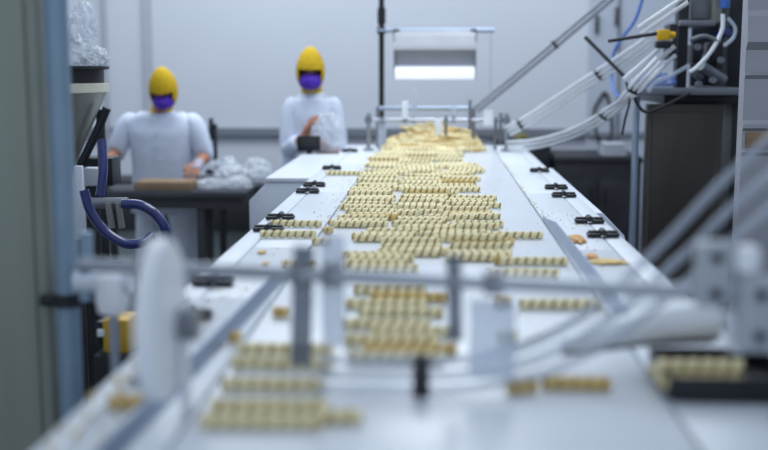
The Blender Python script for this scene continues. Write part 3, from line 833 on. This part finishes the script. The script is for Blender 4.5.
# machine parts below the hopper
t = thing('pump_stand', 'dark pump stand with white pipe fittings left of the conveyor', 'pump', (at(112, 240, 3.9).x, 3.95, 0))
m = box_px(76, 82, 166, 240, 3.7, .02); m.build('post', 'cover_grey', t)
m = box_px(76, 82, 240, 300, 3.7, .02, z0=0); m.build('post', 'machine_dark', t)
m = box_px(66, 136, 262, 420, 4.42, .03, z0=0); m.build('skirt', 'machine_dark', t)  # added dark sheet, keeps the bright background out of the dark area here
m = box_px(77, 112, 158, 186, 4.3, .12); m.build('motor', 'black_plastic', t)
m = MB(); m.box((at(96, 200, 4.36).x, 4.36, at(104, 187, 4.3).z / 2), (.07, .07, at(104, 187, 4.3).z), bev=.006); m.build('stand', 'machine_dark', t)
m = box_px(84, 98, 168, 186, 4.22, .05); m.build('control_box', 'cover_grey', t)
m = MB(); m.tube([at(84, 203, 3.75), at(128, 203, 3.75)], .02, 14); m.build('manifold', 'machine_grey', t)
for px in (118, 108):
    m = MB(); m.tube([at(px, 203, 3.72), at(px + 4, 228, 3.72)], .011, 12); m.build('fitting', 'funnel', t)
hose([at(102, 140, 3.85), at(103, 170, 3.8), at(100, 196, 3.78)], .016, 'blue_hose', 'blue hose running straight down from the hopper', n=12)
hose([at(84, 190, 3.6), at(90, 210, 3.6), at(104, 230, 3.6), at(124, 243, 3.6), at(142, 243, 3.62), at(152, 236, 3.66)], .0165, 'blue_hose', 'lower looping blue hose left of the conveyor', n=12)
hose([at(122, 204, 3.7), at(140, 205, 3.7), at(156, 215, 3.7), at(166, 232, 3.7), at(168, 262, 3.72)], .0165, 'blue_hose', 'upper arching blue hose in front of the table legs', n=12)
# yellow motor beside the conveyor
Ym = 2.55
c = at(114, 338, Ym)
t = thing('gear_motor', 'yellow motor housing below the conveyor edge, at the left', 'motor', (c.x, Ym, 0))
box_px(103, 128, 320, 356, Ym, .1, bev=.008).build('housing', 'yellow_paint', t)
box_px(96, 104, 322, 346, Ym + .01, .07, bev=.004).build('terminal_box', 'black_plastic', t)
box_px(97, 104, 330, 337, Ym - .004, .012, bev=.002).build('rating_plate', 'white_plastic', t)
box_px(94, 132, 356, 372, Ym - .03, .16, z0=.0).build('stand', 'machine_dark', t)
# pale fittings left of the near crossbar
p = at(113, 300, 1.9)
t = thing('air_regulator', 'pale blurred air fitting on a stem between pipe and white plate', 'regulator', (p.x, 1.9, 0))
m = MB(); m.lathe([(.010, 0), (.026, .006), (.030, .03), (.028, .07), (.012, .085)], at(113, 315, 1.9), 20); m.build('bowl', 'white_plastic', t)
m = MB(); q = at(92, 282, 1.9); m.tube([q + Vector((-.03, 0, 0)), q + Vector((.07, 0, 0))], .020, 14); m.build('elbow', 'cover_grey', t)
m = MB(); m.tube([(p.x, 1.9, at(113, 312, 1.9).z), (p.x, 1.9, 0)], .009, 12); m.build('stem', 'steel', t)
m = MB(); q = at(86, 300, 1.9); m.tube([q, at(86, 232, 1.9)], .012, 12); m.build('riser', 'pipe_blue', t)

# ------------------------------------------------------------------ packing table with bags
TZ = .875
YT0, YT1 = 5.95, 6.28
xa, xb = at(88, 190, YT0).x, at(247, 190, YT0).x
t = thing('packing_table', 'steel packing table in front of the left worker', 'table', ((xa + xb) / 2, 6.1, 0))
m = MB(); m.box(((xa + xb) / 2, (YT0 + YT1) / 2, TZ - .02), (xb - xa, YT1 - YT0, .04), bev=.005); m.build('tabletop', 'table_steel', t)
for x in (xa + .05, xb - .27):
    for y in (YT0 + .05, YT1 - .05):
        m = MB(); m.box((x, y, (TZ - .04) / 2), (.04, .04, TZ - .04), bev=.004); m.build('leg', 'shade_grey', t)
m = MB(); m.box(((xa + xb) / 2, YT0 + .03, TZ - .07), (xb - xa - .06, .02, .06)); m.build('apron', 'shade_grey', t)
# side bench for the bags
xc, xd = at(208, 180, 6.65).x, at(279, 180, 6.65).x
t = thing('side_bench', 'low steel bench heaped with clear bags between the two workers', 'table', ((xc + xd) / 2, 6.75, 0))
m = MB(); m.box(((xc + xd) / 2, 6.65, TZ - .02), (xd - xc, .70, .04), bev=.005); m.build('tabletop', 'table_steel', t)
for x in (xc + .03, xd - .05):
    for y in (6.36, 6.94):
        m = MB(); m.box((x, y, (TZ - .04) / 2), (.04, .04, TZ - .04), bev=.004); m.build('leg', 'shade_grey', t)
labs = ['clear bag of rolls nearest the left worker\'s gloved hand, front of the heap', 'clear bag at the end of the packing table', 'clear bag at the right end of the heap, beside the grey side housing',
        'clear bag at the back left of the heap on the bench', 'clear bag at the back right of the heap, next to the right worker', 'clear bag in the midst of the heap on the bench']
for i, (px, Y, sx, sz, dz) in enumerate(((212, 6.08, .088, .036, 0), (238, 6.10, .080, .040, 0), (262, 6.44, .090, .055, 0), (227, 6.76, .100, .070, 0), (258, 6.76, .090, .072, 0), (232, 6.44, .092, .062, 0))):
    p = at(px, 180, Y); crumple('film_bag', (p.x, Y, TZ + dz + .001), (sx, .085, sz), 20 + i, 'film', labs[i], 'plastic bag', .3)
# low dark block added for the dark band behind the legs
xc, xd = at(86, 200, 7.3).x, at(300, 200, 7.3).x
t = thing('dark_block', 'low dark grey block at the back wall behind the packing table', 'bench', ((xc + xd) / 2, 7.5, 0))
m = MB(); m.box(((xc + xd) / 2, 7.5, .62), (xd - xc, .4, .34), bev=.006); m.build('body', 'shade_grey', t)
for x in ((xc + xd) / 2,):
    m = MB(); m.box((x, 7.52, .222), (xd - xc - .1, .3, .44), bev=.004); m.build('plinth', 'plinth_grey', t)
# cardboard on the table
a, b = at(134, 193, YT0 + .03), at(191, 184, YT0 + .03)
m = MB(); m.box(((a.x + b.x) / 2, YT0 + .13, TZ + .022), (b.x - a.x, .20, .042), bev=.002)
for k in (-1, 1): m.box(((a.x + b.x) / 2, YT0 + .13 + k * .05, TZ + .0445), (b.x - a.x - .004, .09, .003), bev=.001)
tag(m.build('cardboard_box', 'cardboard'), 'flat brown cardboard box on the packing table before the left worker', 'box')
p = at(100, 186, 6.1)
crumple('dark_bag', (p.x, 6.1, TZ + .001), (.065, .06, .075), 31, 'black_plastic', 'dark crumpled bag on the packing table under the left worker\'s bare hand', 'bag', .2)
p = at(208, 160, 6.30)
t = thing('bag_sealer', 'black upright bag sealer behind the clear bags, right of the left worker', 'sealer', (p.x + .03, 6.93, TZ))
q = at(214, 170, 6.93)
m = MB(); m.box((q.x, 6.93, TZ + .015), (.10, .06, .03), bev=.004); m.build('base', 'black_plastic', t)
m = MB(); m.box((q.x + .012, 6.93, TZ + .17), (.022, .03, .30), bev=.004); m.build('column', 'black_plastic', t)
m = MB(); m.box((q.x - .012, 6.93, at(207, 126, 6.93).z - .02), (.026, .032, .14), bev=.005); m.box((q.x + .0, 6.93, TZ + .30), (.05, .03, .02), bev=.003); m.build('arm', 'black_plastic', t)

# ------------------------------------------------------------------ the workers
def skin_mesh(pts, edges, root, lvl=2):
    names = list(pts); idx = {n: i for i, n in enumerate(names)}
    me = bpy.data.meshes.new('t'); me.from_pydata([pts[n][0] for n in names], [(idx[a], idx[b]) for a, b in edges], [])
    o = bpy.data.objects.new('t', me); COL.objects.link(o)
    o.modifiers.new('s', 'SKIN').use_smooth_shade = True
    if not me.skin_vertices:
        bpy.context.view_layer.objects.active = o; bpy.ops.mesh.customdata_skin_add()
    for n in names:
        sv = me.skin_vertices[0].data[idx[n]]; r = pts[n][1]
        sv.radius = r if isinstance(r, tuple) else (r, r); sv.use_root = (n == root)
    sb = o.modifiers.new('u', 'SUBSURF'); sb.levels = lvl; sb.render_levels = lvl
    dg = bpy.context.evaluated_depsgraph_get(); dg.update()
    res = bpy.data.meshes.new_from_object(o.evaluated_get(dg))
    bpy.data.objects.remove(o); return res
def chain(*n): return list(zip(n, n[1:]))
def hand_meshes(wr, d, side, palm, curl):
    """fingers: wrist point, direction of the hand, thumb side vector, palm normal"""
    d, side, palm = d.normalized(), side.normalized(), palm.normalized(); out = []
    root = wr + d * .045
    for k, (o, l) in enumerate(((.030, .070), (.010, .078), (-.010, .072), (-.029, .056))):
        a = root + side * o * .8; p = {'a': (a, .0105)}; cur = a + d * .035 + side * o * .25; p['b'] = (cur, .0095)
        ang = 0
        for j, nm in enumerate('cde'):
            ang += curl; v = d * math.cos(ang) + palm * math.sin(ang); cur = cur + v * l * (.42, .32, .26)[j]; p[nm] = (cur, .0085 - .0007 * j)
        out.append(skin_mesh(p, chain('a', 'b', 'c', 'd', 'e'), 'a', 1))
    a = wr + d * .02 + side * .018
    p = {'a': (a, .012), 'b': (a + d * .018 + side * .026, .011), 'c': (a + d * .046 + side * .036 + palm * .012, .0095), 'e': (a + d * .066 + side * .034 + palm * .024, .008)}
    out.append(skin_mesh(p, chain('a', 'b', 'c', 'e'), 'a', 1)); return out
def merge(meshes):
    b = bmesh.new()
    for me in meshes: b.from_mesh(me)
    r = bpy.data.meshes.new('body'); b.to_mesh(r); b.free(); return r
HS = .83
def worker(name, label, loc, rz, J, head_c, head_pitch, gloves):
    """J: joint positions in local space (feet at z=0, facing -Y)"""
    root = thing(name, label, 'person', (0, 0, 0))
    V = Vector; hc = V(head_c)
    neck = V(J['neck'])
    P = {'pel': (V(J['pel']), .105), 'sp': (V(J['sp']), .10), 'ch': (V(J['ch']), .082), 'nb': (neck, .056), 'nk': (neck.lerp(hc, .45), .046), 'hd': (hc - V((0, 0, .015)), (.066, .076)), 'ht': (hc + V((0, .01, .045)), (.055, .062)),
         'jaw': (hc + V((0, -.038, -.055)), (.036, .032))}
    E = chain('pel', 'sp', 'ch', 'nb', 'nk', 'hd', 'ht') + [('hd', 'jaw')]
    for s in 'LR':
        sh, el, wr, hn = (V(J[k + s]) for k in ('sh', 'el', 'wr', 'hn'))
        d = (hn - wr).normalized()
        P.update({'sh' + s: (sh + V((0, 0, -.02)), .048), 'el' + s: (el, .042), 'fm' + s: (el.lerp(wr, .35), .040), 'wr' + s: (wr, .026), 'pa' + s: (wr + d * .035, (.034, .022)), 'pb' + s: (wr + d * .075, (.038, .018)),
                  'hp' + s: (V(J['hp' + s]), .088), 'kn' + s: (V(J['kn' + s]), .058), 'cf' + s: (V(J['kn' + s]).lerp(V(J['an' + s]), .35), .056), 'an' + s: (V(J['an' + s]), .038), 'to' + s: (V(J['an' + s]) + V((0, -.15, -.045)), .03)})
        E += chain('ch', 'sh' + s, 'el' + s, 'fm' + s, 'wr' + s, 'pa' + s, 'pb' + s) + chain('pel', 'hp' + s, 'kn' + s, 'cf' + s, 'an' + s, 'to' + s)
    ms = [skin_mesh(P, E, 'pel')]
    gl = []
    for s, sg in (('L', -1), ('R', 1)):
        wr, hn = V(J['wr' + s]), V(J['hn' + s]); d = (hn - wr).normalized()
        palm = V(J.get('palm' + s, (0, .3, -1))); palm = (palm - d * palm.dot(d)).normalized(); side = d.cross(palm) * (1 if s == 'L' else -1)
        if side.x * sg > 0: side = -side
        f = hand_meshes(wr + d * .01, d, side, palm, J.get('curl' + s, .35)); ms += f
        if s in gloves:
            g = skin_mesh({'a': (wr - d * .05, .038), 'b': (wr, .034), 'c': (wr + d * .045, (.044, .030)), 'e': (wr + d * .085, (.044, .026))}, chain('a', 'b', 'c', 'e'), 'a', 1); gl.append(g)
    me = merge(ms)
    parts = []
    def add(nm, me, mk, lab=None, parent=root):
        me.materials.clear(); me.materials.append(M[mk]); me.shade_smooth()
        o = bpy.data.objects.new(nm, me); COL.objects.link(o); o.parent = parent
        if lab: o['label'] = lab
        return o
    add('body', me, 'skin')
    for g in gl: add('glove', g, 'glove')
    # coat
    cb = bmesh.new(); sx_ = abs(J['shR'][0]); shz = (J['shL'][2] + J['shR'][2]) / 2
    pel, sp, ch = V(J['pel']), V(J['sp']), V(J['ch'])
    R_ = [(pel + V((0, 0, -.14)), .205, .150), (pel, .195, .142), (sp, .185, .132), (ch, sx_ * .98, .132), (V((ch.x, ch.y, (ch.z + shz) / 2)), sx_ * 1.06, .122),
          (V((ch.x, ch.y, shz + .012)), sx_ * 1.0, .098), (V((neck.x * .6, neck.y, shz + .050)), sx_ * .66, .084), (V((neck.x, neck.y, neck.z - .030)), .086, .076), (V((neck.x, neck.y - .004, neck.z - .008)), .070, .066)]
    rr = []
    for c, rx, ry in R_:
        rr.append([cb.verts.new(c + V((rx * math.copysign(abs(math.cos(q)) ** .85, math.cos(q)), ry * math.copysign(abs(math.sin(q)) ** .85, math.sin(q)), .004 * math.sin(5 * q + c.z * 20)))) for q in [2 * PI * k / 32 for k in range(32)]])
    for A, B in zip(rr, rr[1:]):
        for k in range(32): cb.faces.new((A[k], A[(k + 1) % 32], B[(k + 1) % 32], B[k]))
    cb.faces.new(rr[-1]); cb.faces.new(rr[0][::-1])
    bmesh.ops.recalc_face_normals(cb, faces=cb.faces[:])
    cl = bpy.data.meshes.new('t'); cb.to_mesh(cl); cb.free()
    sl = [cl]
    for s in 'LR':
        sh, el, wr = (V(J[k + s]) for k in ('sh', 'el', 'wr')); cu = el.lerp(wr, J.get('cuff' + s, .12))
        sl.append(skin_mesh({'i': (sh.lerp(V((ch.x, ch.y, shz)), .35), .066), 'sh': (sh + V((0, 0, -.012)), .078), 'ua': (sh.lerp(el, .5), .070), 'el': (el, .062), 'cu': (cu, .058)}, chain('i', 'sh', 'ua', 'el', 'cu'), 'i'))
    coat = add('coat', merge(sl), 'coat_white')
    for k in range(3):
        q = V(J['ch']).lerp(V(J['sp']), k * .5 - .2); m = MB(); yy = q.y - .150
        m.tube([(q.x + .01, yy + .02, q.z), (q.x + .01, yy + .008, q.z)], .008, 10)
        o = m.build('button', 'coat_white'); o.parent = coat
    T = {'w': (V(J['pel']) + V((0, 0, .02)), (.135, .115))}; E = []
    for s in 'LR':
        hp, kn, an = (V(J[k + s]) for k in ('hp', 'kn', 'an'))
        T.update({'h' + s: (hp, .10), 'k' + s: (kn, .080), 'a' + s: (an + V((0, 0, .05)), .068)}); E += chain('w', 'h' + s, 'k' + s, 'a' + s)
    add('trousers', skin_mesh(T, E, 'w'), 'trouser_white')
    for s in 'LR':
        an = V(J['an' + s]); m = MB()
        b = bmesh.new(); bmesh.ops.create_uvsphere(b, u_segments=20, v_segments=12, radius=1)
        for v in b.verts: v.co = V((v.co.x * .048, v.co.y * .13 - .06, max(v.co.z, -.6) * .055 + .033)) + V((an.x, an.y, 0))
        m.add(b); o = m.build('shoe', 'shoe_white'); o.parent = root
    # head wear, in head space then pitched
    HM = Matrix.Translation(hc) @ Matrix.Rotation(head_pitch, 4, 'X') @ Matrix.Scale(HS, 4)
    b = bmesh.new(); bmesh.ops.create_uvsphere(b, u_segments=40, v_segments=28, radius=1)
    kill = []
    for f in b.faces:
        c = f.calc_center_median()
        if c.y < -.30 and -.86 < c.z < .12 and abs(c.x) < .80 : kill.append(f)
    bmesh.ops.delete(b, geom=kill, context='FACES')
    for v in b.verts:
        zz = v.co.z; tp = max(0, zz)
        w = 1 - .16 * tp ** 2
        lowr = 1 + .0 * zz
        v.co = V((v.co.x * .102 * w, v.co.y * .118 * w, zz * (.172 if zz > 0 else .150) + .012))
    bmesh.ops.solidify(b, geom=b.faces[:], thickness=.006)
    bmesh.ops.transform(b, matrix=HM, verts=b.verts)
    m = MB(); m.add(b)
    hb_ = HM @ V((0, .035, -.06)); m.tube(bez([neck + V((0, .012, -.01)), neck.lerp(hb_, .5) + V((0, .006, 0)), hb_], 4), [.066, .063, .061, .060, .060, .061, .063, .064, .062], 20)
    o = m.build('hood', 'hood_yellow'); o.parent = root
    b = bmesh.new(); bmesh.ops.create_uvsphere(b, u_segments=32, v_segments=24, radius=1)
    bmesh.ops.delete(b, geom=[f for f in b.faces if f.calc_center_median().y > -.18], context='FACES')
    for v in b.verts:
        c = v.co; nose = math.exp(-(c.x / .3) ** 2) * .016 * max(0, 1 - abs(c.z - .35) * .9)
        v.co = V((c.x * .082, c.y * .092 - .022 - nose, c.z * .064 - .055))
    bmesh.ops.solidify(b, geom=b.faces[:], thickness=.003)
    bmesh.ops.transform(b, matrix=HM, verts=b.verts)
    m = MB(); m.add(b); mk = m.build('face_mask', 'mask_purple'); mk.parent = root
    for sx in (-1, 1):
        m = MB(); q = [HM @ V((sx * .07, -.05, -.03)), HM @ V((sx * .088, -.0, -.01)), HM @ V((sx * .09, .03, 0))]
        m.tube(bez(q, 5), .003, 6); o = m.build('ear_loop', 'mask_purple'); o.parent = mk
        b = bmesh.new(); bmesh.ops.create_uvsphere(b, u_segments=14, v_segments=10, radius=.013)
        for v in b.verts: v.co.z *= .6; v.co = HM @ (v.co + V((sx * .033, -.082, .012)))
        m = MB(); m.add(b); o = m.build('eye', 'eye_dark'); o.parent = root
        m = MB(); m.tube([HM @ V((sx * .014, -.089, .030)), HM @ V((sx * .034, -.089, .035)), HM @ V((sx * .052, -.078, .028))], .0045, 8); o = m.build('eyebrow', 'eye_dark'); o.parent = root
    # nose bridge (part of the face seen above the mask)
    root.location = loc; root.rotation_euler = (0, 0, rz)
    return root
# left worker: head bowed over the table
YW = 6.52
px = at(161, 120, YW).x
zc = at(163, 88, YW).z
J1 = dict(pel=(0, .05, .82), sp=(0, .03, .98), ch=(0, 0, 1.14), neck=(0, -.02, 1.285),
          shL=(-.20, 0, 1.235), elL=(-.275, -.03, 1.03), wrL=(-.30, -.17, .985), hnL=(-.30, -.25, .955), palmL=(.3, 0, -1), curlL=.5, cuffL=.05,
          shR=(.20, 0, 1.235), elR=(.262, -.02, 1.02), wrR=(.25, -.15, .985), hnR=(.24, -.245, .96), palmR=(-.3, 0, -1), curlR=.4, cuffR=.2,
          hpL=(-.09, .05, .76), knL=(-.11, .03, .43), anL=(-.12, .05, .08), hpR=(.09, .05, .76), knR=(.13, .03, .43), anR=(.14, .05, .08))
worker('person', 'worker in white coat, yellow hood and purple mask, bent over the packing table at left', (px, YW, 0), 0, J1, (.042, -.085, zc - .018), math.radians(24), 'R')
# right worker: holding a clear bag
YW2 = 6.48
px2 = at(312, 120, YW2).x
zc2 = at(309, 74, YW2).z
J2 = dict(pel=(0, .03, .90), sp=(.0, .02, 1.06), ch=(.005, 0, 1.23), neck=(0, -.01, 1.405),
          shL=(-.115, .01, 1.335), elL=(-.135, -.06, 1.06), wrL=(-.03, -.20, 1.16), hnL=(0.0, -.24, 1.24), palmL=(.4, -.2, .4), curlL=.55, cuffL=.7,
          shR=(.125, 0, 1.335), elR=(.155, -.07, 1.07), wrR=(.13, -.25, 1.06), hnR=(.085, -.31, 1.09), palmR=(-.5, 0, .5), curlR=.5, cuffR=.7,
          hpL=(-.09, .03, .84), knL=(-.10, .0, .47), anL=(-.10, .04, .08), hpR=(.09, .03, .84), knR=(.10, .0, .47), anR=(.11, .04, .08))
worker('person', 'worker in white coat, yellow hood and purple mask, holding a clear bag behind the belt', (px2, YW2, 0), math.radians(4), J2, (-.004, -.06, zc2 + .006), math.radians(4), '')
p = at(328, 150, 6.12)
crumple('film_bag', (p.x, 6.13, at(328, 152, 6.1).z), (.095, .055, .125), 42, 'film', 'clear bag held by the right worker in front of the chest', 'plastic bag', .22)
# small black scale in front of the right worker, on a stand beside the belt
a = at(309, 155, 5.90)
t = thing('weighing_scale', 'small black scale in front of the right worker, beside the belt', 'scale', (a.x, 5.92, 0))
box_px(297, 320, 136, 151, 5.92, .03).build('display', 'black_plastic', t)
box_px(300, 317, 139, 147, 5.916, .006, bev=.001).build('screen', 'shade_grey', t)
m = MB(); zt = at(309, 156, 6.0).z; m.box((a.x + .03, 5.98, zt), (.22, .18, .02), bev=.004); m.build('platform', 'steel', t)
m = MB(); m.box((a.x, 5.93, (zt + at(309, 150, 6.0).z) / 2), (.03, .03, at(309, 150, 6.0).z - zt + .02)); m.build('neck', 'black_plastic', t)
m = MB(); m.box((a.x + .03, 5.98, zt / 2), (.05, .05, zt), bev=.004); m.box((a.x + .03, 5.98, .012), (.22, .2, .024), bev=.004); m.build('stand', 'steel', t)
